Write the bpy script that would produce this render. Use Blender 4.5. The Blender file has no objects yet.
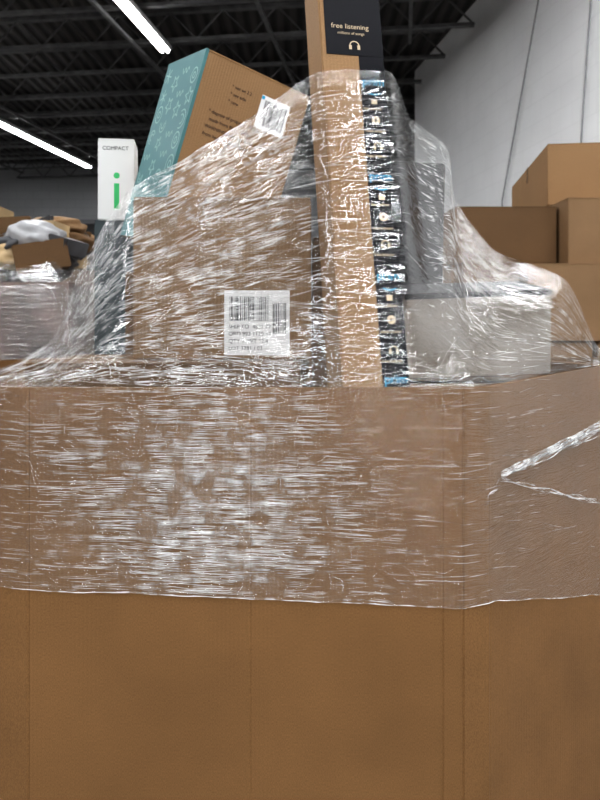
import bpy, bmesh, math, random
from mathutils import Vector, Matrix, noise
random.seed(7)
S = bpy.context.scene
COL = S.collection

# ------------------------------------------------------------------ materials
def newmat(name):
    m = bpy.data.materials.new(name); m.use_nodes = True
    nt = m.node_tree; nt.nodes.clear()
    return m, nt, nt.nodes.new('ShaderNodeOutputMaterial')
def N(nt, t, **k):
    n = nt.nodes.new(t)
    for a, b in k.items():
        if a in n.inputs: n.inputs[a].default_value = b
        else: setattr(n, a, b)
    return n
def ramp(nt, p0, c0, p1, c1):
    r = nt.nodes.new('ShaderNodeValToRGB')
    e = r.color_ramp.elements
    e[0].position = p0; e[0].color = c0 if len(c0) == 4 else (*c0, 1)
    e[1].position = p1; e[1].color = c1 if len(c1) == 4 else (*c1, 1)
    return r
def cardboard(name, col, dark=0.82, rough=0.75, flute=True):
    m, nt, o = newmat(name); L = nt.links
    b = N(nt, 'ShaderNodeBsdfPrincipled', Roughness=rough)
    b.inputs['Specular IOR Level'].default_value = 0.2
    tc = N(nt, 'ShaderNodeTexCoord')
    n1 = N(nt, 'ShaderNodeTexNoise', Scale=5.0, Detail=4.0)
    mp = N(nt, 'ShaderNodeMapping'); mp.inputs['Scale'].default_value = (1, 1, 0.35)
    n2 = N(nt, 'ShaderNodeTexNoise', Scale=900.0, Detail=2.0)
    L.new(tc.outputs['Object'], n1.inputs['Vector'])
    L.new(tc.outputs['Object'], mp.inputs['Vector']); L.new(mp.outputs[0], n2.inputs['Vector'])
    d = tuple(c*dark for c in col)
    r1 = ramp(nt, .3, d, .7, col)
    r2 = ramp(nt, .3, (.7, .7, .7), .7, (1.12, 1.12, 1.12))
    mx = N(nt, 'ShaderNodeMix', data_type='RGBA', blend_type='MULTIPLY'); mx.inputs[0].default_value = 1
    L.new(n1.outputs[0], r1.inputs[0]); L.new(n2.outputs[0], r2.inputs[0])
    L.new(r1.outputs[0], mx.inputs[6]); L.new(r2.outputs[0], mx.inputs[7])
    L.new(mx.outputs[2], b.inputs['Base Color'])
    if flute:
        w = N(nt, 'ShaderNodeTexWave', Scale=45.0, Distortion=0.6); w.bands_direction = 'X'
        L.new(tc.outputs['Object'], w.inputs['Vector'])
        bp = N(nt, 'ShaderNodeBump', Strength=0.12, Distance=0.0012)
        L.new(w.outputs[1], bp.inputs['Height']); L.new(bp.outputs[0], b.inputs['Normal'])
    L.new(b.outputs[0], o.inputs[0])
    return m
def plain(name, col, rough=0.5, var=0.1, scale=8, metal=0.0, emit=0, spec=.5):
    m, nt, o = newmat(name); L = nt.links
    b = N(nt, 'ShaderNodeBsdfPrincipled', Roughness=rough, Metallic=metal)
    b.inputs['Specular IOR Level'].default_value = spec
    tc = N(nt, 'ShaderNodeTexCoord'); n1 = N(nt, 'ShaderNodeTexNoise', Scale=float(scale), Detail=3.0)
    L.new(tc.outputs['Object'], n1.inputs['Vector'])
    r = ramp(nt, .3, tuple(c*(1-var) for c in col), .7, tuple(min(1, c*(1+var)) for c in col))
    L.new(n1.outputs[0], r.inputs[0]); L.new(r.outputs[0], b.inputs['Base Color'])
    if emit:
        b.inputs['Emission Color'].default_value = (*col, 1); b.inputs['Emission Strength'].default_value = emit
    L.new(b.outputs[0], o.inputs[0])
    return m
def film_mat(name, haze=0.04, crease_glint=0.45, su=5.0, sv=200.0, bump=1.0, lo=.52, hi=.72, dist=0.004, iso=0.0, rough=.09, gmul=1.0, gcap=.16, mlo=.42, mhi=.62):
    """stretch wrap: mostly transparent, glossy, wrinkled along the U direction"""
    m, nt, o = newmat(name); L = nt.links
    uv = N(nt, 'ShaderNodeUVMap'); uv.uv_map = 'UVMap'
    wob = N(nt, 'ShaderNodeTexNoise', Scale=7.0, Detail=2.0)
    L.new(uv.outputs[0], wob.inputs['Vector'])
    wm = N(nt, 'ShaderNodeVectorMath', operation='MULTIPLY_ADD')
    wm.inputs[1].default_value = (0.03, 0.03 + iso, 0); L.new(wob.outputs[1], wm.inputs[0]); L.new(uv.outputs[0], wm.inputs[2])
    mp = N(nt, 'ShaderNodeMapping'); mp.inputs['Scale'].default_value = (su, sv, 1)
    L.new(wm.outputs[0], mp.inputs['Vector'])
    n1 = N(nt, 'ShaderNodeTexNoise', Scale=1.0, Detail=3.0, Roughness=0.55); L.new(mp.outputs[0], n1.inputs['Vector'])
    mp2 = N(nt, 'ShaderNodeMapping'); mp2.inputs['Scale'].default_value = (su*.8, sv*1.5, 1); mp2.inputs['Location'].default_value = (3, 7, 1)
    L.new(wm.outputs[0], mp2.inputs['Vector'])
    n2 = N(nt, 'ShaderNodeTexNoise', Scale=1.0, Detail=5.0, Roughness=0.65); L.new(mp2.outputs[0], n2.inputs['Vector'])
    n3 = N(nt, 'ShaderNodeTexNoise', Scale=7.0, Detail=3.0); L.new(uv.outputs[0], n3.inputs['Vector'])
    cr = ramp(nt, lo, (0, 0, 0), hi, (1, 1, 1)); L.new(n2.outputs[0], cr.inputs[0])
    pr = ramp(nt, mlo, (0.08, .08, .08), mhi, (1, 1, 1)); L.new(n3.outputs[0], pr.inputs[0])
    ml = N(nt, 'ShaderNodeMath', operation='MULTIPLY'); L.new(cr.outputs[0], ml.inputs[0]); L.new(pr.outputs[0], ml.inputs[1])
    ma = N(nt, 'ShaderNodeMath', operation='MULTIPLY_ADD'); ma.inputs[1].default_value = crease_glint; ma.inputs[2].default_value = haze  # white dashes: film creases plus painted-in streaks of reflected light
    L.new(ml.outputs[0], ma.inputs[0])
    bp = N(nt, 'ShaderNodeBump', Strength=bump, Distance=dist); L.new(n1.outputs[0], bp.inputs['Height'])
    tr = N(nt, 'ShaderNodeBsdfTransparent'); tr.inputs[0].default_value = (.96, .96, .96, 1)
    pl = N(nt, 'ShaderNodeBsdfPrincipled', Roughness=0.2); pl.inputs['Base Color'].default_value = (.88, .88, .88, 1)
    L.new(bp.outputs[0], pl.inputs['Normal'])
    gl = N(nt, 'ShaderNodeBsdfGlossy', Roughness=rough); gl.inputs[0].default_value = (1, 1, 1, 1)
    L.new(bp.outputs[0], gl.inputs['Normal'])
    m1 = N(nt, 'ShaderNodeMixShader'); L.new(ma.outputs[0], m1.inputs[0]); L.new(tr.outputs[0], m1.inputs[1]); L.new(pl.outputs[0], m1.inputs[2])
    fr = N(nt, 'ShaderNodeFresnel', IOR=1.5); L.new(bp.outputs[0], fr.inputs['Normal'])
    fg = N(nt, 'ShaderNodeMath', operation='MULTIPLY'); fg.inputs[1].default_value = gmul; L.new(fr.outputs[0], fg.inputs[0])
    fc = N(nt, 'ShaderNodeMath', operation='MINIMUM'); fc.inputs[1].default_value = gcap; L.new(fg.outputs[0], fc.inputs[0])
    m2 = N(nt, 'ShaderNodeMixShader'); L.new(fc.outputs[0], m2.inputs[0]); L.new(m1.outputs[0], m2.inputs[1]); L.new(gl.outputs[0], m2.inputs[2])
    L.new(m2.outputs[0], o.inputs[0])
    return m

M_bulk = cardboard('bulk_cardboard', (.240, .128, .052), .80)
M_card = cardboard('kraft_cardboard', (.27, .168, .090), .85)
M_card2 = cardboard('kraft_cardboard_dark', (.155, .090, .044), .85)
M_card3 = cardboard('kraft_cardboard_light', (.315, .19, .095), .9)
M_grey = cardboard('grey_board', (.37, .33, .285), .85, .6, flute=False)
M_dkgrey = plain('dark_grey_board', (.022, .022, .025), .5, spec=.25)
M_white = plain('white_board', (.72, .72, .71), .5, .04)
M_label = plain('label_paper', (.78, .78, .78), .5, .03)
M_ink = plain('black_ink', (.012, .012, .014), .6, spec=.2)
M_blue = plain('cyan_ink', (.02, .33, .55), .5)
M_green = plain('green_ink', (.03, .45, .13), .4)
M_bluegrey = plain('blue_grey_board', (.030, .045, .05), .5)
M_tapeblk = plain('black_tape', (.005, .005, .008), .5, spec=.10)
M_tapetan = plain('tan_tape', (.25, .15, .08), .25)
M_kraftink = plain('kraft_ink', (.55, .42, .27), .5)
M_wood = plain('pallet_wood', (.38, .25, .14), .8, .25, 14)
M_metal = plain('painted_steel', (.11, .11, .11), .6, .3)
M_conduit = plain('conduit', (.22, .22, .23), .5)
M_bag1 = plain('bag_tan', (.42, .30, .16), .5, .3, 6)
M_bag2 = plain('bag_dark', (.05, .05, .055), .4, .4, 6)
M_bag3 = plain('bag_grey', (.35, .35, .36), .4, .4, 6)
M_door = plain('door_paint', (.02, .02, .022), .5)
M_pink = plain('pinkish_liner', (.15, .11, .095), .5, .7, 5)
M_teal = plain('teal_print', (.060, .180, .19), .55, .08)
M_tealink = plain('pale_teal_ink', (.26, .44, .43), .55, .05)

def deck_mat():
    m, nt, o = newmat('steel_deck'); L = nt.links
    b = N(nt, 'ShaderNodeBsdfPrincipled', Roughness=0.6)
    tc = N(nt, 'ShaderNodeTexCoord'); w = N(nt, 'ShaderNodeTexWave', Scale=1.9); w.bands_direction = 'X'
    L.new(tc.outputs['Object'], w.inputs['Vector'])
    r = ramp(nt, .3, (.014, .012, .010), .7, (.05, .045, .04)); L.new(w.outputs[1], r.inputs[0]); L.new(r.outputs[0], b.inputs['Base Color'])
    bp = N(nt, 'ShaderNodeBump', Strength=.6, Distance=.05); L.new(w.outputs[1], bp.inputs['Height']); L.new(bp.outputs[0], b.inputs['Normal'])
    L.new(b.outputs[0], o.inputs[0]); return m
M_deck = deck_mat()

def block_mat(name, col, mort=0.82):
    m, nt, o = newmat(name); L = nt.links
    b = N(nt, 'ShaderNodeBsdfPrincipled', Roughness=0.6)
    tc = N(nt, 'ShaderNodeTexCoord'); sp = N(nt, 'ShaderNodeSeparateXYZ'); cb = N(nt, 'ShaderNodeCombineXYZ')
    L.new(tc.outputs['Object'], sp.inputs[0]); L.new(sp.outputs[0], cb.inputs[0]); L.new(sp.outputs[2], cb.inputs[1])
    br = N(nt, 'ShaderNodeTexBrick', Scale=1.0); br.inputs['Color1'].default_value = (*col, 1)
    br.inputs['Color2'].default_value = (*[c*.985 for c in col], 1); br.inputs['Mortar'].default_value = (*[c*mort for c in col], 1)
    br.inputs['Brick Width'].default_value = .4; br.inputs['Row Height'].default_value = .2; br.inputs['Mortar Size'].default_value = .006
    L.new(cb.outputs[0], br.inputs['Vector'])
    nz = N(nt, 'ShaderNodeTexNoise', Scale=1.3, Detail=4.0); L.new(tc.outputs['Object'], nz.inputs['Vector'])
    r = ramp(nt, .3, (.9, .9, .9), .7, (1, 1, 1)); L.new(nz.outputs[0], r.inputs[0])
    mx = N(nt, 'ShaderNodeMix', data_type='RGBA', blend_type='MULTIPLY'); mx.inputs[0].default_value = 1
    L.new(br.outputs[0], mx.inputs[6]); L.new(r.outputs[0], mx.inputs[7]); L.new(mx.outputs[2], b.inputs['Base Color'])
    L.new(b.outputs[0], o.inputs[0]); return m
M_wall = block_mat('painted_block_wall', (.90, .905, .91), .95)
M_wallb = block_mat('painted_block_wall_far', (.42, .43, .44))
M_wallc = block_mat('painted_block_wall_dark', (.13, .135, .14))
M_floor = plain('concrete_floor', (.17, .16, .155), .55, .2, 2)

M_filmband = film_mat('stretch_film_band', haze=.03, crease_glint=.24, su=10, sv=340, bump=1.0, lo=.62, hi=.70, dist=.0024, rough=.10, gmul=1.5, gcap=.11)
M_filmdrape = film_mat('stretch_film_drape', haze=.015, crease_glint=.36, su=14, sv=120, bump=1.0, lo=.59, hi=.68, dist=.005, iso=.03, rough=.08, gmul=1.5, gcap=.13)
M_filmbg = film_mat('stretch_film_bg', haze=.05, crease_glint=.6, su=5, sv=60, bump=1.0, dist=.012, gmul=2, gcap=.3)
def strand_mat():
    m, nt, o = newmat('film_crease'); L = nt.links
    tr = N(nt, 'ShaderNodeBsdfTransparent')
    pl = N(nt, 'ShaderNodeBsdfPrincipled', Roughness=0.12); pl.inputs['Base Color'].default_value = (.94, .94, .94, 1)  # white colour serves folded film and imitated glints alike
    tc = N(nt, 'ShaderNodeTexCoord'); nz = N(nt, 'ShaderNodeTexNoise', Scale=30.0); L.new(tc.outputs['Object'], nz.inputs['Vector'])
    r = ramp(nt, .40, (.12, .12, .12), .62, (1, 1, 1)); L.new(nz.outputs[0], r.inputs[0])
    mx = N(nt, 'ShaderNodeMixShader'); L.new(r.outputs[0], mx.inputs[0]); L.new(tr.outputs[0], mx.inputs[1]); L.new(pl.outputs[0], mx.inputs[2])
    L.new(mx.outputs[0], o.inputs[0]); return m
M_strand = strand_mat()

# ------------------------------------------------------------------ builders
def obj(name, mesh, parent=None, mat=None, smooth=False):
    o = bpy.data.objects.new(name, mesh); COL.objects.link(o)
    if parent: o.parent = parent
    if mat and not mesh.materials: mesh.materials.append(mat)
    if smooth:
        for p in mesh.polygons: p.use_smooth = True
    return o
def empty(name, mw=None, parent=None):
    o = bpy.data.objects.new(name, None); o.empty_display_size = .05; COL.objects.link(o)
    if parent: o.parent = parent
    if mw is not None: o.matrix_world = mw
    return o
def box(name, lo, hi, mat, parent=None, bevel=0.0):
    bm = bmesh.new(); bmesh.ops.create_cube(bm, size=1)
    for v in bm.verts:
        v.co = Vector([(lo[i]+hi[i])/2 + v.co[i]*(hi[i]-lo[i]) for i in range(3)])
    if bevel: bmesh.ops.bevel(bm, geom=bm.edges[:], offset=bevel, segments=2, affect='EDGES')
    me = bpy.data.meshes.new(name); bm.to_mesh(me); bm.free()
    return obj(name, me, parent, mat)
def rawmesh(name, vs, fs, mat, parent=None, uvs=None, smooth=False):
    me = bpy.data.meshes.new(name); me.from_pydata([tuple(v) for v in vs], [], fs); me.update()
    if uvs:
        ul = me.uv_layers.new(name='UVMap')
        for lp in me.loops: ul.data[lp.index].uv = uvs[lp.vertex_index]
    return obj(name, me, parent, mat, smooth)
def basis(origin, R, U):
    U = Vector(U).normalized(); R = Vector(R); R = (R - U*R.dot(U)).normalized(); F = U.cross(R)
    m = Matrix((R, F, U)).transposed().to_4x4(); m.translation = Vector(origin); return m
def text(name, s, size, loc, mat, parent, align='LEFT', ext=0.0001):
    """text standing in local XZ plane facing -Y"""
    c = bpy.data.curves.new(name, 'FONT'); c.body = s; c.size = size; c.align_x = align; c.extrude = ext
    t = bpy.data.objects.new(name+'_tmp', c); COL.objects.link(t)
    bpy.context.view_layer.update()
    me = bpy.data.meshes.new_from_object(t.evaluated_get(bpy.context.evaluated_depsgraph_get()))
    bpy.data.objects.remove(t)
    me.transform(Matrix.Rotation(math.pi/2, 4, 'X')); me.transform(Matrix.Translation(loc))
    me.materials.clear()
    return obj(name, me, parent, mat)
def barcode(name, x0, x1, z0, z1, y, parent, seed=1):
    r = random.Random(seed); vs = []; fs = []; x = x0
    while x < x1:
        w = r.choice([.0006, .0012, .002]); k = len(vs)
        vs += [(x, y, z0), (x+w, y, z0), (x+w, y, z1), (x, y, z1)]; fs.append((k, k+1, k+2, k+3)); x += w + r.choice([.0008, .0014, .002])
    return rawmesh(name, vs, fs, M_ink, parent)
def carton(name, w, d, h, mw, mat, tape=M_tapetan, bevel=.0025, parent=None):
    """closed corrugated carton; local origin = front-left-bottom corner"""
    r = empty(name, mw, parent)
    box('body', (0, 0, 0), (w, d, h-.004), mat, r, bevel)
    box('flap_front', (.001, .001, h-.0045), (w-.001, d/2-.0015, h), mat, r, .001)
    box('flap_back', (.001, d/2+.0015, h-.0045), (w-.001, d-.001, h), mat, r, .001)
    if tape:
        t = min(.025, d*.25)
        box('tape_top', (-.0006, d/2-t, h-.0002), (w+.0006, d/2+t, h+.0006), tape, r)
        box('tape_end_l', (-.0008, d/2-t, h*.72), (0, d/2+t, h), tape, r)
        box('tape_end_r', (w, d/2-t, h*.72), (w+.0008, d/2+t, h), tape, r)
    return r
def T(x, y, z, yaw=0, rx=0, ry=0):
    return Matrix.Translation((x, y, z)) @ Matrix.Rotation(math.radians(yaw), 4, 'Z') @ Matrix.Rotation(math.radians(ry), 4, 'Y') @ Matrix.Rotation(math.radians(rx), 4, 'X')
def offset_poly(poly, off):
    n = len(poly); out = []
    for i in range(n):
        a, b, c = Vector(poly[i-1]), Vector(poly[i]), Vector(poly[(i+1) % n])
        n1 = Vector(((b-a).y, -(b-a).x)).normalized(); n2 = Vector(((c-b).y, -(c-b).x)).normalized()
        nn = (n1+n2).normalized(); k = off/max(.3, nn.dot(n1)); out.append(tuple(b+nn*k))
    return out   # poly counter-clockwise => outward for positive off
def bulk_box(name, poly, z0, z1, mat, rimz=None, thick=.012):
    r = empty(name)
    inner = offset_poly(poly, -thick); n = len(poly); vs = []; fs = []
    rz = rimz or (lambda x, y: z1)
    for (x, y) in poly: vs.append((x, y, z0))
    for (x, y) in poly: vs.append((x, y, rz(x, y)))
    for (x, y) in inner: vs.append((x, y, rz(x, y)))
    for (x, y) in inner: vs.append((x, y, z0))
    for i in range(n):
        j = (i+1) % n
        for k in range(3): fs.append((k*n+i, k*n+j, (k+1)*n+j, (k+1)*n+i))
    fs.append(tuple(range(3*n, 4*n)))
    rawmesh('wall_panels', vs, fs, mat, r)
    return r
def pallet(name, x0, x1, y0, y1):
    r = empty(name)
    for i in range(3):
        x = x0 + (x1-x0-.09)*i/2; box('stringer_%d' % i, (x, y0, .018), (x+.09, y1, .115), M_wood, r, .002)
    n = 7
    for i in range(n):
        y = y0 + (y1-y0-.1)*i/(n-1)
        box('deck_board_%d' % i, (x0, y, .115), (x1, y+.1, .135), M_wood, r, .002)
        if i % 3 == 0: box('base_board_%d' % i, (x0, y, 0), (x1, y+.1, .018), M_wood, r, .002)
    return r

# ------------------------------------------------------------------ room shell
H = 5.05
def wx(y): return 3.2555 - .135*y
box('floor', (-11.3, -9.3, -.1), (7.3, 18.3, 0), M_floor)
box('ceiling', (-11.3, -9.3, H), (7.3, 18.3, H+.1), M_deck)
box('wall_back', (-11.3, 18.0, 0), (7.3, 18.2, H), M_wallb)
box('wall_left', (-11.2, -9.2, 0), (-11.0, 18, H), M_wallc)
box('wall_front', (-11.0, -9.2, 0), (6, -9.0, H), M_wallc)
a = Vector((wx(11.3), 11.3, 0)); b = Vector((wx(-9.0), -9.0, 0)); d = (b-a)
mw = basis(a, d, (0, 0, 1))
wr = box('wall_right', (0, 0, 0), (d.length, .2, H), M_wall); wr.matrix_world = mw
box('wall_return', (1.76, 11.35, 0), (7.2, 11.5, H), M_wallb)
dr = empty('door_1')
box('panel', (-5.75, 17.93, 0), (-4.6, 17.99, 3.6), M_door, dr)
box('jamb_l', (-5.85, 17.9, 0), (-5.75, 17.99, 3.7), M_conduit, dr); box('jamb_r', (-4.6, 17.9, 0), (-4.5, 17.99, 3.7), M_conduit, dr)
box('head', (-5.85, 17.9, 3.6), (-4.5, 17.99, 3.7), M_conduit, dr)
def tube(name, pts, rad, mat, parent=None):
    c = bpy.data.curves.new(name, 'CURVE'); c.dimensions = '3D'; c.bevel_depth = rad; c.bevel_resolution = 3
    sp = c.splines.new('POLY'); sp.points.add(len(pts)-1)
    for p, q in zip(sp.points, pts): p.co = (*q, 1)
    o = bpy.data.objects.new(name, c); COL.objects.link(o); c.materials.append(mat)
    if parent: o.parent = parent
    return o
tube('wall_conduit', [(2.27, 7.0, 5.0), (2.26, 7.1, 4.35), (2.15, 7.97, 2.57), (2.14, 8.0, 0)], .008, M_conduit)
tube('wall_conduit', [(2.41, 6.0, 5.0), (2.39, 6.16, 3.93), (2.37, 6.32, 2.82), (2.36, 6.33, 0)], .008, M_conduit)

jr = empty('ceiling_joists')
def beam(vs, fs, p, q, w, h):
    p = Vector(p); q = Vector(q); dd = (q-p).normalized(); s = dd.cross(Vector((0, 0, 1)))
    if s.length < .1: s = Vector((0, 1, 0))
    s.normalize(); u = s.cross(dd).normalized(); k = len(vs)
    for e in (p, q):
        for a1, b1 in ((-1, -1), (1, -1), (1, 1), (-1, 1)): vs.append(e + s*w/2*a1 + u*h/2*b1)
    fs += [(k, k+1, k+5, k+4), (k+1, k+2, k+6, k+5), (k+2, k+3, k+7, k+6), (k+3, k, k+4, k+7), (k, k+3, k+2, k+1), (k+4, k+5, k+6, k+7)]
vs = []; fs = []
ax = Vector((.134, .991, 0))
for i in range(26):
    y0 = -7.2 + i*1.0
    xr = wx(y0 - .135*2) - .12
    if y0 > 11.7: xr = 6.8
    elif y0 > 11.0: xr = 1.5
    xl = -10.9
    if y0 - xl*.135 > 17.8: xl = -(17.7-y0)/.135
    P0 = Vector((xl, y0 - xl*.135, 0)); P1 = Vector((xr, y0 - xr*.135, 0))
    zt, zb = 5.0, 4.66
    beam(vs, fs, P0+Vector((0, 0, zt)), P1+Vector((0, 0, zt)), .09, .04)
    beam(vs, fs, P0+Vector((0, 0, zb)), P1+Vector((0, 0, zb)), .07, .04)
    L_ = (P1-P0).length; n = int(L_/.32); dv = (P1-P0)/max(n, 1)
    for k in range(n):
        z1_, z2_ = (zt, zb) if k % 2 else (zb, zt)
        beam(vs, fs, P0+dv*k+Vector((0, 0, z1_)), P0+dv*(k+1)+Vector((0, 0, z2_)), .02, .02)
rawmesh('joists', vs, fs, M_metal, jr)
vs = []; fs = []
for off, l1 in ((-8.5, 17), (-6.2, 17), (-3.2, 17), (-1.5, 17), (.1, 9)):
    q0 = Vector((off, 0, 0)) - ax*7; q1 = Vector((off, 0, 0)) + ax*l1
    beam(vs, fs, q0+Vector((0, 0, 4.60)), q1+Vector((0, 0, 4.60)), .04, .04)
rawmesh('pipes', vs, fs, M_metal, empty('sprinkler_pipes'))

M_tube = plain('fluorescent_tube', (1, 1, 1), .5, 0, 1, 0, 14)
M_fix = plain('fixture_white', (.7, .7, .7), .4)
def strip(x0, y0, length, power, z=4.52, wid=.12):
    """x0,y0 start point; runs along the hall axis"""
    m = basis((x0, y0, z), (ax.x, ax.y, 0), (0, 0, 1))
    r = empty('fluorescent_strip_light', m); hw = wid/2
    box('housing', (0, -hw-.01, .03), (length, hw+.01, .09), M_fix, r, .004)
    box('tube_l', (.02, -hw+.005, -.004), (length-.02, -hw+.045, .03), M_tube, r, .012)
    box('tube_r', (.02, hw-.045, -.004), (length-.02, hw-.005, .03), M_tube, r, .012)
    for t in (.3, length-.3): box('hanger', (t, -.008, .09), (t+.016, .008, .2), M_metal, r)
    ld = bpy.data.lights.new('lamp_glow', 'AREA'); ld.shape = 'RECTANGLE'; ld.size = length; ld.size_y = wid; ld.energy = power; ld.color = (.965, .985, 1)
    lo = bpy.data.objects.new('lamp_glow', ld); COL.objects.link(lo); lo.parent = r; lo.location = (length/2, 0, -.012)
def sx(xa, ya, y): return xa + .135*(y-ya)
strip(sx(-1.61, 9.17, -6), -6, 15.2, 300)
strip(sx(-4.47, 15.97, -3), -3, 19.1, 260)
strip(sx(-8.2, 12, -3), -3, 18, 120)
strip(sx(-.50, -3, -7.5), -7.5, 6.6, 220, wid=.30)
strip(sx(.95, -3, -7.5), -7.5, 12.8, 370)  # unseen strip, added out of view to brighten the right wall

# ------------------------------------------------------------------ main bulk box
Zr = 1.187
base = [(-.62, 1.31), (-.453, 1.25), (.272, 1.25), (.322, 1.27), (.668, 1.64), (.69, 2.1), (.42, 2.35), (-.6, 2.35), (-.86, 2.1), (-.88, 1.55)]
poly = [(-.62, 1.31), (-.456, 1.2505), (-.453, 1.2520), (-.450, 1.25)]
for cx, dp in ((-.083, .0009), (.238, .0015)):
    poly += [(cx-.0025, 1.25), (cx, 1.25+dp), (cx+.0025, 1.25)]
poly += [(.269, 1.25), (.272, 1.2522), (.275, 1.2505), (.320, 1.268), (.3225, 1.2725), (.325, 1.274)]
def lerp2(a, b, t): return (a[0]+(b[0]-a[0])*t, a[1]+(b[1]-a[1])*t)
poly += [lerp2((.325, 1.274), (.668, 1.64), t) for t in (.45, .8)]
poly += [(.668, 1.64), (.69, 2.1), (.42, 2.35), (-.6, 2.35), (-.86, 2.1), (-.88, 1.55)]
def rimz(x, y):
    z = Zr
    if x > .32 and y < 1.7: z += .013*(x-.32)/.34
    return z
pallet('wooden_pallet', -.82, .62, 1.35, 2.30)
main_box = bulk_box('bulk_cardboard_box', poly, .137, Zr, M_bulk, rimz)

k = 0
xs = [(-.60, -.22), (-.215, .17), (.175, .50)]
ys = {0: (1.36, 1.80), 1: (1.81, 2.28)}
for (x0, x1) in xs:
    for r_ in (0, 1):
        y0, y1 = ys[r_]
        if r_ == 0 and x0 > .1: y0 = 1.50
        if r_ == 0 and x0 < -.5: x0 = -.58
        zt = [1.160, 1.164, 1.162][k % 3]
        carton('packed_carton', x1-x0, y1-y0, .50, T(x0, y0, .152), M_card2, parent=main_box)
        carton('packed_carton', x1-x0, y1-y0, zt-.654, T(x0, y0, .653), [M_card, M_card2][k % 2], parent=main_box)
        k += 1

carton('flat_carton', .50, .34, .056, T(-.50, 1.36, 1.166, -1), M_card2)
mc = carton('labelled_carton', .345, .25, .315, T(-.323, 1.452, 1.2235, 1.5), M_card)
box('shipping_label', (.176, -.0008, .008), (.303, 0, .134), M_label, mc)
barcode('barcode', .186, .262, .075, .122, -.0011, mc, 3)
barcode('barcode_side', .27, .295, .05, .11, -.0011, mc, 5)
for i, s in enumerate(['SHIP TO  4821-77', 'ORD 993 1120 44 A', 'QTY 1  WT 12.4', 'LOT 2281 / 03']):
    text('label_text_%d' % i, s, .011, (.184, -.0009, .060-i*.014), M_ink, mc)
box('front_tape', (.085, -.0006, .0), (.125, 0, .314), M_tapetan, mc)
carton('small_carton', .045, .15, .30, T(.026, 1.50, 1.1655, 0), M_card2)
carton('cardboard_carton', .42, .33, .245, T(-.40, 1.715, 1.165, 0), M_card2)
s16, c16 = math.sin(math.radians(16)), math.cos(math.radians(16))
U = Vector((s16, 0, c16)); R0 = Vector((c16, 0, -s16)); F0 = Vector((0, 1, 0)); ya = math.radians(31)
R = R0*math.cos(ya)+F0*math.sin(ya)
Ht, Wt, Dt = .46, .29, .25
mt = basis(Vector((-.2133, 1.72, 1.925)) - U*Ht, R, U)
tb = carton('teal_printed_carton', Wt, Dt, Ht, mt, M_card3, tape=None)
box('teal_side', (-.0008, .0005, .001), (0, Dt-.0005, Ht-.001), M_teal, tb)
box('teal_corner_wrap', (-.0008, -.0008, .001), (.007, 0, Ht-.001), M_teal, tb)
dvs = []; dfs = []
def dline(pts, w, closed=False):
    n = len(pts); m_ = n if closed else n-1
    for i in range(m_):
        p = Vector(pts[i]); q = Vector(pts[(i+1) % n]); t_ = (q-p)
        if t_.length < 1e-6: continue
        t_.normalize(); s_ = Vector((-t_.y, t_.x))*w/2; p = p-t_*w*.3; q = q+t_*w*.3; k = len(dvs)
        for c_ in (p-s_, q-s_, q+s_, p+s_): dvs.append((-.0011, c_.x, c_.y))
        dfs.append((k, k+1, k+2, k+3))
rd = random.Random(5)
for iz in range(9):
    for iy in range(4):
        cy = .032+iy*.061+rd.uniform(-.006, .006); cz = .03+iz*.052+rd.uniform(-.006, .006)+(.024 if iy % 2 else 0)
        if cz > Ht-.028: continue
        kind = rd.choice('rscwsp'); r = rd.uniform(.016, .023); a0 = rd.uniform(0, 6.28); C2 = Vector((cy, cz))
        pol = lambda rr, an: C2+Vector((rr*math.cos(an), rr*math.sin(an)))
        W_ = .0036
        if kind == 'r': dline([pol(r, a0+j*.4488) for j in range(14)], W_, True); dline([pol(r*.4, j*.8) for j in range(8)], W_, True)
        elif kind == 's': dline([pol(r if j % 2 == 0 else r*.45, a0+j*math.pi/5) for j in range(10)], W_, True)
        elif kind == 'c': dline([pol(r, a0+j*.4) for j in range(11)], W_); dline([pol(r*.5, a0+j*.4) for j in range(11)], W_)
        elif kind == 'w': dline([C2+Vector((-.022+j*.0044, .007*math.sin(j*1.4))) for j in range(11)], W_)
        else:
            for j in range(3): dline([pol(r, a0+j*1.047), pol(r, a0+j*1.047+math.pi)], W_)
rawmesh('doodle_print', dvs, dfs, M_tealink, tb)
box('product_label', (.165, -.0009, Ht-.125), (.245, 0, Ht-.045), M_label, tb)
box('label_blue_band', (.165, -.0012, Ht-.055), (.173, -.0009, Ht-.047), M_blue, tb)
barcode('barcode', .176, .238, Ht-.115, Ht-.055, -.0013, tb, 8)
for i in range(4):
    text('print_%d' % i, ['* dispose of properly   * recycle', '  made from fibre   200 ct', 'WARNING: keep dry, keep away', 'from heat and open flame'][i], .0115, (.045, -.0005, Ht-.135-i*.018), M_ink, tb)
for i in range(3):
    text('print_r%d' % i, ['* net wt 2.2', '* see side', '* care'][i], .011, (.085, -.0005, Ht-.06-i*.018), M_ink, tb)
carton('blue_grey_carton', .10, .16, .395, T(-.535, 1.95, 1.165, 4), M_bluegrey, tape=None)
wc = carton('white_carton', .095, .11, .215, T(-.53, 1.965, 1.562, 8), M_white, tape=None)
text('green_letter', 'i', .15, (.032, -.0006, .03), M_green, wc)
text('small_print', 'COMPACT', .014, (.012, -.0006, .185), M_ink, wc)

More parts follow.
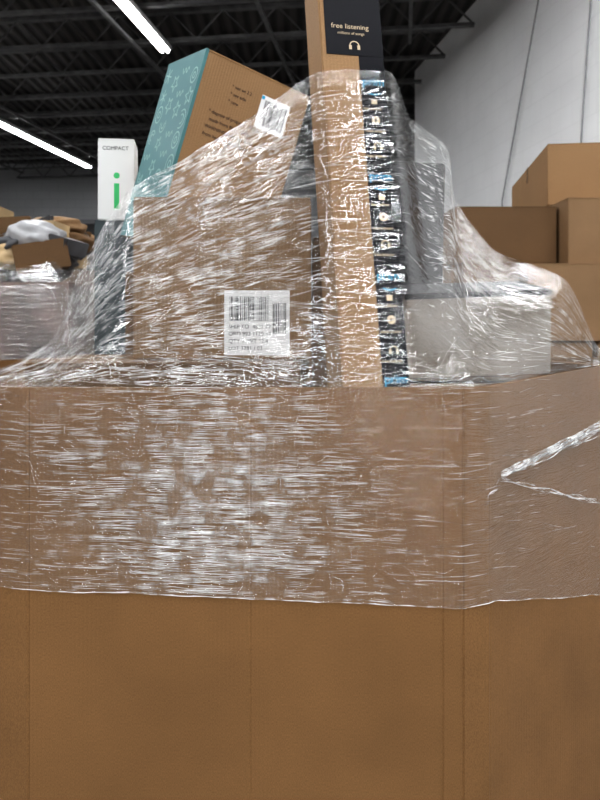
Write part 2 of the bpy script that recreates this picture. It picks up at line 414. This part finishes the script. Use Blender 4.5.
# ------------------------------------------------------------------ tall narrow carton
Bo = Vector((.0745, 1.292, 1.170)); Ut = Vector((-.0395, .14, .732)).normalized()
a13 = math.radians(13)
mtw = basis(Bo, (math.cos(a13), math.sin(a13), 0), Ut)
TH = .90; TW = .122; TD = .10
tw = carton('tall_narrow_carton', TW, TD, TH, mtw, M_card3, tape=None)
tx = .073
box('printed_tape_front', (tx, -.0007, 0), (TW+.0007, 0, .66), M_tapeblk, tw)
box('printed_tape_side', (TW, -.0007, 0), (TW+.0007, .045, TH), M_tapeblk, tw)
box('printed_tape_upper', (.010, -.0012, .645), (TW+.0009, -.0003, .81), M_tapeblk, tw)
def ring(name, cx, cz, r, w, parent, mat, a0=0, a1=2*math.pi, y=-.0014):
    vs = []; fs = []; n = 20
    for i in range(n+1):
        t = a0+(a1-a0)*i/n
        vs += [(cx+(r-w)*math.cos(t), y, cz+(r-w)*math.sin(t)), (cx+r*math.cos(t), y, cz+r*math.sin(t))]
        if i < n: fs.append((2*i, 2*i+1, 2*i+3, 2*i+2))
    return rawmesh(name, vs, fs, mat, parent)
def headphones(p, cx, cz, s, y):
    ring('headband', cx, cz, s, s*.22, p, M_kraftink, -.1, math.pi+.1, y)
    box('ear_l', (cx-s*1.1, y-.0001, cz-s*.8), (cx-s*.55, y, cz+s*.1), M_kraftink, p)
    box('ear_r', (cx+s*.55, y-.0001, cz-s*.8), (cx+s*1.1, y, cz+s*.1), M_kraftink, p)
def playicon(p, cx, cz, s, y):
    ring('disc', cx, cz, s, s*.98, p, M_kraftink, y=y)
    rawmesh('triangle', [(cx-s*.3, y-.0002, cz-s*.5), (cx+s*.55, y-.0002, cz), (cx-s*.3, y-.0002, cz+s*.5)], [(0, 1, 2)], M_tapeblk, p)
def smile(p, cx, cz, s, y):
    ring('smile', cx, cz+s, s, s*.12, p, M_blue, math.radians(235), math.radians(305), y)
y1 = -.0010
for i, zz in enumerate([.018, .205, .395, .585]):
    text('tape_word_%d' % i, 'prim', .0235, (tx+.003, y1, zz), M_blue, tw)
    smile(tw, tx+.026, zz-.020, .022, y1)
for i, zz in enumerate([.055, .25, .44]):
    text('tape_line_%d' % i, 'free listenin', .0080, (tx+.002, y1, zz), M_kraftink, tw)
    headphones(tw, tx+.025, zz+.022, .008, y1)
for i, zz in enumerate([.108, .300, .490]):
    text('tape_line_b%d' % i, 'video stream', .0076, (tx+.002, y1, zz), M_kraftink, tw)
    playicon(tw, tx+.025, zz+.024, .008, y1)
for i, zz in enumerate([.155, .345, .535]):
    text('tape_line_c%d' % i, 'fast deliver', .0080, (tx+.003, y1, zz), M_kraftink, tw)
    box('parcel_icon', (tx+.019, y1-.0001, zz+.012), (tx+.030, y1, zz+.022), M_kraftink, tw)
text('upper_line', 'free listening', .0145, (.022, -.0015, .700), M_kraftink, tw)
text('upper_line_2', 'millions of songs', .008, (.034, -.0015, .688), M_kraftink, tw)
headphones(tw, .066, .665, .010, -.0015)
text('upper_line_3', 'prime', .03, (.04, -.0015, .77), M_blue, tw)

# ------------------------------------------------------------------ right hand items
gb = carton('grey_carton', .30, .24, .175, T(.222, 1.560, 1.178, 0, 7, -2), M_grey, tape=None)
box('dark_lid_edge', (-.001, -.001, .163), (.301, .241, .1765), M_dkgrey, gb, .002)
carton('dark_grey_carton', .15, .25, .53, T(.200, 1.86, 1.165, 4, 0, 1.5), M_dkgrey, tape=M_tapetan)
carton('cardboard_carton', .13, .3, .16, T(.40, 1.86, 1.165, 0), M_card2)

# ------------------------------------------------------------------ stretch film
film = empty('stretch_film_wrap')
def loop_param(pts):
    P = [Vector(p) for p in pts]+[Vector(pts[0])]; cum = [0]
    for i in range(len(P)-1): cum.append(cum[-1]+(P[i+1]-P[i]).length)
    return P, cum
ob = offset_poly(base, .006)
LP, LC = loop_param(ob)
def atlen(s):
    s = s % LC[-1]
    for i in range(len(LC)-1):
        if s <= LC[i+1]:
            return LP[i].lerp(LP[i+1], (s-LC[i])/(LC[i+1]-LC[i]))
    return LP[-1]
def zbot(p):
    if p.y < 1.33 and p.x < .33: z = .822+.030*min(1, max(0, (.27-p.x)/.7))
    elif p.x > .3 and p.y < 1.7: z = .822-.12*(p.y-1.27)/.37
    else: z = .74
    return z + .004*noise.noise(Vector((p.x*9, p.y*9, 0)))
NS, NV = 420, 26
def bandpt(s, v):
    p = atlen(s); zb = zbot(p); zt = rimz(p.x, p.y)+.003
    z = zb+(zt-zb)*v
    n = .0016*noise.noise(Vector((s*5, z*55, 1.3)))+.0015*noise.noise(Vector((s*3, z*12, 4)))
    c = Vector((-.08, 1.8)); dr_ = (p-c).normalized()
    return Vector((p.x+dr_.x*n, p.y+dr_.y*n, z))
vs = []; uvs = []; fs = []
for i in range(NS+1):
    s = LC[-1]*i/NS
    for j in range(NV+1):
        q = bandpt(s, j/NV); vs.append(q); uvs.append((s, q.z))
for i in range(NS):
    for j in range(NV):
        a_ = i*(NV+1)+j; fs.append((a_, a_+NV+1, a_+NV+2, a_+1))
rawmesh('film_band', vs, fs, M_filmband, film, uvs, True)
tube('rolled_edge', [tuple(bandpt(LC[-1]*i/300, 0)+Vector((0, 0, .0005*math.sin(i*1.7)))) for i in range(301)], .0006, M_strand, film)

Bp = [(-.62, 1.33, 1.187), (-.52, 1.270, 1.188), (-.43, 1.245, 1.189), (-.36, 1.243, 1.19), (-.30, 1.243, 1.19), (-.2, 1.243, 1.19), (-.08, 1.243, 1.19),
      (.06, 1.243, 1.19), (.195, 1.243, 1.19), (.235, 1.243, 1.19), (.262, 1.243, 1.19), (.29, 1.25, 1.19), (.345, 1.285, 1.192), (.46, 1.405, 1.197), (.60, 1.56, 1.203), (.685, 1.66, 1.205)]
Tp = [(-.68, 1.50, 1.195), (-.58, 1.45, 1.205), (-.475, 1.45, 1.265), (-.425, 1.45, 1.40), (-.333, 1.44, 1.546), (-.197, 1.46, 1.631), (-.085, 1.43, 1.692),
      (.032, 1.378, 1.756), (.172, 1.415, 1.768), (.235, 1.60, 1.731), (.355, 1.80, 1.715), (.37, 1.80, 1.59), (.425, 1.65, 1.454), (.545, 1.54, 1.385), (.638, 1.62, 1.252), (.71, 1.71, 1.205)]
def crom(P, t):
    n = len(P)-1; t = min(max(t, 0), .99999)*n; i = int(t); f = t-i
    p0, p1, p2, p3 = [Vector(P[min(max(k_, 0), n)]) for k_ in (i-1, i, i+1, i+2)]
    c = .5*((2*p1)+(-p0+p2)*f+(2*p0-5*p1+4*p2-p3)*f*f+(-p0+3*p1-3*p2+p3)*f**3)
    return c.lerp(p1.lerp(p2, f), .6)
def drapept(s, t, amp=1.0):
    b_ = crom(Bp, s); t_ = crom(Tp, s); q = b_.lerp(t_, t)
    e = min(1, 4*t, 4*(1-t)+.3)
    n = .006*noise.noise(Vector((s*12, t*16, 2)))+.0040*noise.noise(Vector((s*26, t*60, 7)))
    q.y += n*amp*e; q.z += n*amp*.5*e
    if t > .9: q.z += .004*noise.noise(Vector((s*40, 3, 3)))*(t-.9)*10
    return q
NS, NV = 260, 110
cumS = [0]; prev = drapept(0, .5, 0)
for i in range(NS):
    c_ = drapept((i+1)/NS, .5, 0); cumS.append(cumS[-1]+(c_-prev).length); prev = c_
vs = []; uvs = []; fs = []
for i in range(NS+1):
    for j in range(NV+1):
        vs.append(drapept(i/NS, j/NV)); uvs.append((cumS[i], j/NV*.45))
for i in range(NS):
    for j in range(NV):
        a_ = i*(NV+1)+j; fs.append((a_, a_+NV+1, a_+NV+2, a_+1))
rawmesh('film_drape', vs, fs, M_filmdrape, film, uvs, True)

vs = []; fs = []
def strandmesh(pts, r):
    k = len(vs); n = len(pts)
    for i, p in enumerate(pts):
        rr = r*math.sin(math.pi*(i+.5)/n)**.5
        for a1 in (0, 2.09, 4.19): vs.append(p+Vector((0, rr*math.cos(a1), rr*math.sin(a1))))
    for i in range(n-1):
        for a1 in range(3):
            b1 = (a1+1) % 3; fs.append((k+3*i+a1, k+3*i+b1, k+3*i+3+b1, k+3*i+3+a1))
rnd = random.Random(11)
for i in range(3300):       # band creases; white strands double as painted lamp glints, densest mid panel
    if i < 300: s0 = rnd.uniform(0, LC[-1])
    elif i < 600: s0 = rnd.uniform(.1, 1.2)
    else: s0 = rnd.gauss(.48, .13)
    ln = rnd.uniform(.006, .05) if rnd.random() < .7 else rnd.uniform(.04, .13)
    v = rnd.betavariate(1.4, 1.6) if i > 900 else rnd.random(); sl = rnd.gauss(0, .006)*ln/.05
    pts = []
    for k_ in range(7):
        s = s0+ln*(k_/6-.5); q = bandpt(s, min(.995, max(.005, v+sl*k_/6)))
        q.y -= .0005; pts.append(q)
    strandmesh(pts, rnd.uniform(.00013, .00036))
for i in range(2600):       # drape creases; their white also stands in for reflected light streaks
    if i < 900: s0 = rnd.random()
    elif i < 2050: s0 = rnd.gauss(.34, .075)
    else: s0 = rnd.gauss(.66, .045)
    ln = rnd.uniform(.006, .03) if rnd.random() < .6 else rnd.uniform(.03, .13)
    if s0+ln > .47 and s0 < .575 and rnd.random() < .75: continue
    t = rnd.random() if i < 2050 else rnd.uniform(.25, 1); sl = rnd.gauss(0, .03)*ln/.05
    pts = []
    for k_ in range(9):
        s = min(.999, max(.001, s0+ln*k_/8)); tt = min(.995, max(.005, t+sl*k_/8+.006*noise.noise(Vector((s*25, t*40, 0)))))
        q = drapept(s, tt); q.y -= .001; pts.append(q)
    strandmesh(pts, rnd.uniform(.00016, .00050))
rawmesh('film_creases_and_glints', vs, fs, M_strand, film, None, True)
vs = []; fs = []
nrm = Vector((.733, -.680, 0))
def rope(A, B, n, spread, r):
    for j in range(n):
        o1 = rnd.uniform(-spread, spread); ph = rnd.uniform(0, 6); pts = []
        for k_ in range(25):
            f = k_/24; p = Vector(A).lerp(Vector(B), f)+nrm*(.010+.004*math.cos(ph+f*14))
            p.z += o1*(.35+.65*f)+.0035*math.sin(ph+f*14)+.003*noise.noise(Vector((f*5, j, 0)))
            pts.append(p)
        strandmesh(pts, r*rnd.uniform(.6, 1.6))
rope((.340, 1.290, 1.035), (.652, 1.626, 1.072), 26, .013, .0009)
rope((.340, 1.290, 1.028), (.652, 1.626, .905), 6, .006, .0006)
rope((.340, 1.290, 1.032), (.30, 1.262, .99), 4, .005, .0005)
rawmesh('film_rope', vs, fs, M_strand, film, None, True)

# ------------------------------------------------------------------ background : right stack
def rect(x0, x1, y0, y1): return [(x0, y0), (x1, y0), (x1, y1), (x0, y1)]
pallet('wooden_pallet', .62, 1.62, 2.80, 4.15)
rb = bulk_box('bulk_cardboard_box', rect(.60, 1.64, 2.78, 4.22), .137, 1.16, M_card2)
for (x, y) in ((.62, 2.82), (1.12, 2.82), (.62, 3.29), (1.12, 3.29), (.62, 3.76), (1.12, 3.76)):
    carton('packed_carton', .48, .44, .50, T(x, y, .15), M_card2, parent=rb)
    carton('packed_carton', .48, .44, .565, T(x, y, .652), M_card, parent=rb)
carton('cardboard_carton', .52, .42, .29, T(.85, 2.80, 1.222, 0), M_card)
carton('cardboard_carton', .21, .42, .30, T(.62, 2.84, 1.222, 0), M_card2)
carton('cardboard_carton', .41, .42, .225, T(.61, 2.98, 1.526, 0), M_card2)
carton('cardboard_carton', .33, .42, .255, T(1.03, 2.88, 1.516, 0), M_card)
carton('cardboard_carton', .50, .80, .54, T(.86, 3.42, 1.222, 0), M_card2)
carton('long_carton', .50, 1.02, .255, T(1.03, 3.12, 1.778, -7.7), M_card3)
# ------------------------------------------------------------------ background : left pallets
def wrapped(x0, x1, y0, y1, z1, mat, filmmat):
    pallet('wooden_pallet', x0+.03, x1-.03, y0+.03, y1-.03)
    r = bulk_box('bulk_cardboard_box', rect(x0, x1, y0, y1), .137, z1, mat)
    box('top_pad', (x0+.015, y0+.015, z1-.10), (x1-.015, y1-.015, z1-.02), mat, r)
    P, C = loop_param(offset_poly(rect(x0, x1, y0, y1), .015)); v = []; f = []; u = []; n = 90; m_ = 14
    for i in range(n+1):
        s = C[-1]*i/n
        for k_ in range(len(C)-1):
            if s <= C[k_+1]+1e-6: p = P[k_].lerp(P[k_+1], min(1, (s-C[k_])/(C[k_+1]-C[k_]))); break
        c = Vector(((x0+x1)/2, (y0+y1)/2))
        for j in range(m_+1):
            z = .3+(z1+.12-.3)*j/m_; q = p.copy()
            if z > z1: q = q.lerp(c, (z-z1)/.12*.25)
            q += (p-c).normalized()*.012*noise.noise(Vector((s*8, z*14, x0)))
            v.append((q.x, q.y, z)); u.append((s, z))
    for i in range(n):
        for j in range(m_): a_ = i*(m_+1)+j; f.append((a_, a_+m_+1, a_+m_+2, a_+1))
    rawmesh('film', v, f, filmmat, r, u, True)
def pile(name, x0, x1, y0, y1, z, n, seed, hmax=.3):
    rr = random.Random(seed); root = empty(name)
    for i in range(n):
        bm = bmesh.new(); bmesh.ops.create_icosphere(bm, subdivisions=4, radius=1) if rr.random() < .4 else bmesh.ops.create_cube(bm, size=1.6)
        if len(bm.verts) == 8:
            bmesh.ops.bevel(bm, geom=bm.edges[:], offset=.04, segments=2, affect='EDGES'); nz = .0
        else: nz = .28
        sz = (rr.uniform(.12, .22), rr.uniform(.1, .2), rr.uniform(.05, .11))
        lift = rr.uniform(0, hmax)*(1-abs(i/n-.5))
        mm = Matrix.Translation((rr.uniform(x0+.15, x1-.15), rr.uniform(y0+.15, y1-.15), z+sz[2]+lift)) @ Matrix.Rotation(rr.uniform(0, 3), 4, 'Z') @ Matrix.Rotation(rr.uniform(-.4, .4), 4, 'X') @ Matrix.Diagonal((*sz, 1))
        for v in bm.verts:
            if nz: v.co *= 1+nz*noise.noise(v.co*2.2+Vector((i*3, 0, 0)))
            v.co = mm @ v.co
        me = bpy.data.meshes.new('parcel'); bm.to_mesh(me); bm.free()
        obj('parcel_%d' % i, me, root, rr.choice([M_bag1, M_bag2, M_card2, M_card, M_bag3, M_bag2]), nz > 0)
wrapped(-2.25, -1.22, 3.95, 4.95, 1.50, M_pink, M_filmbg)
pile('parcel_pile', -2.2, -1.25, 4.0, 4.9, 1.50, 34, 4, .34)
wrapped(-2.62, -1.72, 6.8, 7.8, 1.75, M_card, M_filmbg)
pile('parcel_pile', -2.6, -1.75, 6.85, 7.75, 1.75, 18, 9, .3)
wrapped(-4.6, -3.5, 6.2, 7.2, 1.6, M_card2, M_filmbg)
pile('parcel_pile', -4.5, -3.5, 6.2, 7.2, 1.6, 18, 12, .3)
wrapped(-.9, .2, 7.2, 8.2, 1.5, M_card2, M_filmbg)
wrapped(.75, 1.75, 5.2, 6.2, 1.5, M_card, M_filmbg)

# ------------------------------------------------------------------ world + camera
w = bpy.data.worlds.new('warehouse_ambient'); S.world = w; w.use_nodes = True
w.node_tree.nodes['Background'].inputs[0].default_value = (.5, .55, .6, 1); w.node_tree.nodes['Background'].inputs[1].default_value = .1
S.view_settings.view_transform = 'Standard'
try: S.view_settings.look = 'Medium High Contrast'
except Exception as e: print('look', e)
S.view_settings.exposure = -0.22
cd = bpy.data.cameras.new('camera'); co = bpy.data.objects.new('camera', cd); COL.objects.link(co)
co.location = (0, 0, 1.3); co.rotation_euler = (math.pi/2, 0, 0)
cd.sensor_width = 36; cd.lens = 33.75; cd.shift_y = -.1; cd.clip_start = .05; cd.clip_end = 60
cd.dof.use_dof = True; cd.dof.focus_distance = 1.33; cd.dof.aperture_fstop = 8
S.camera = co
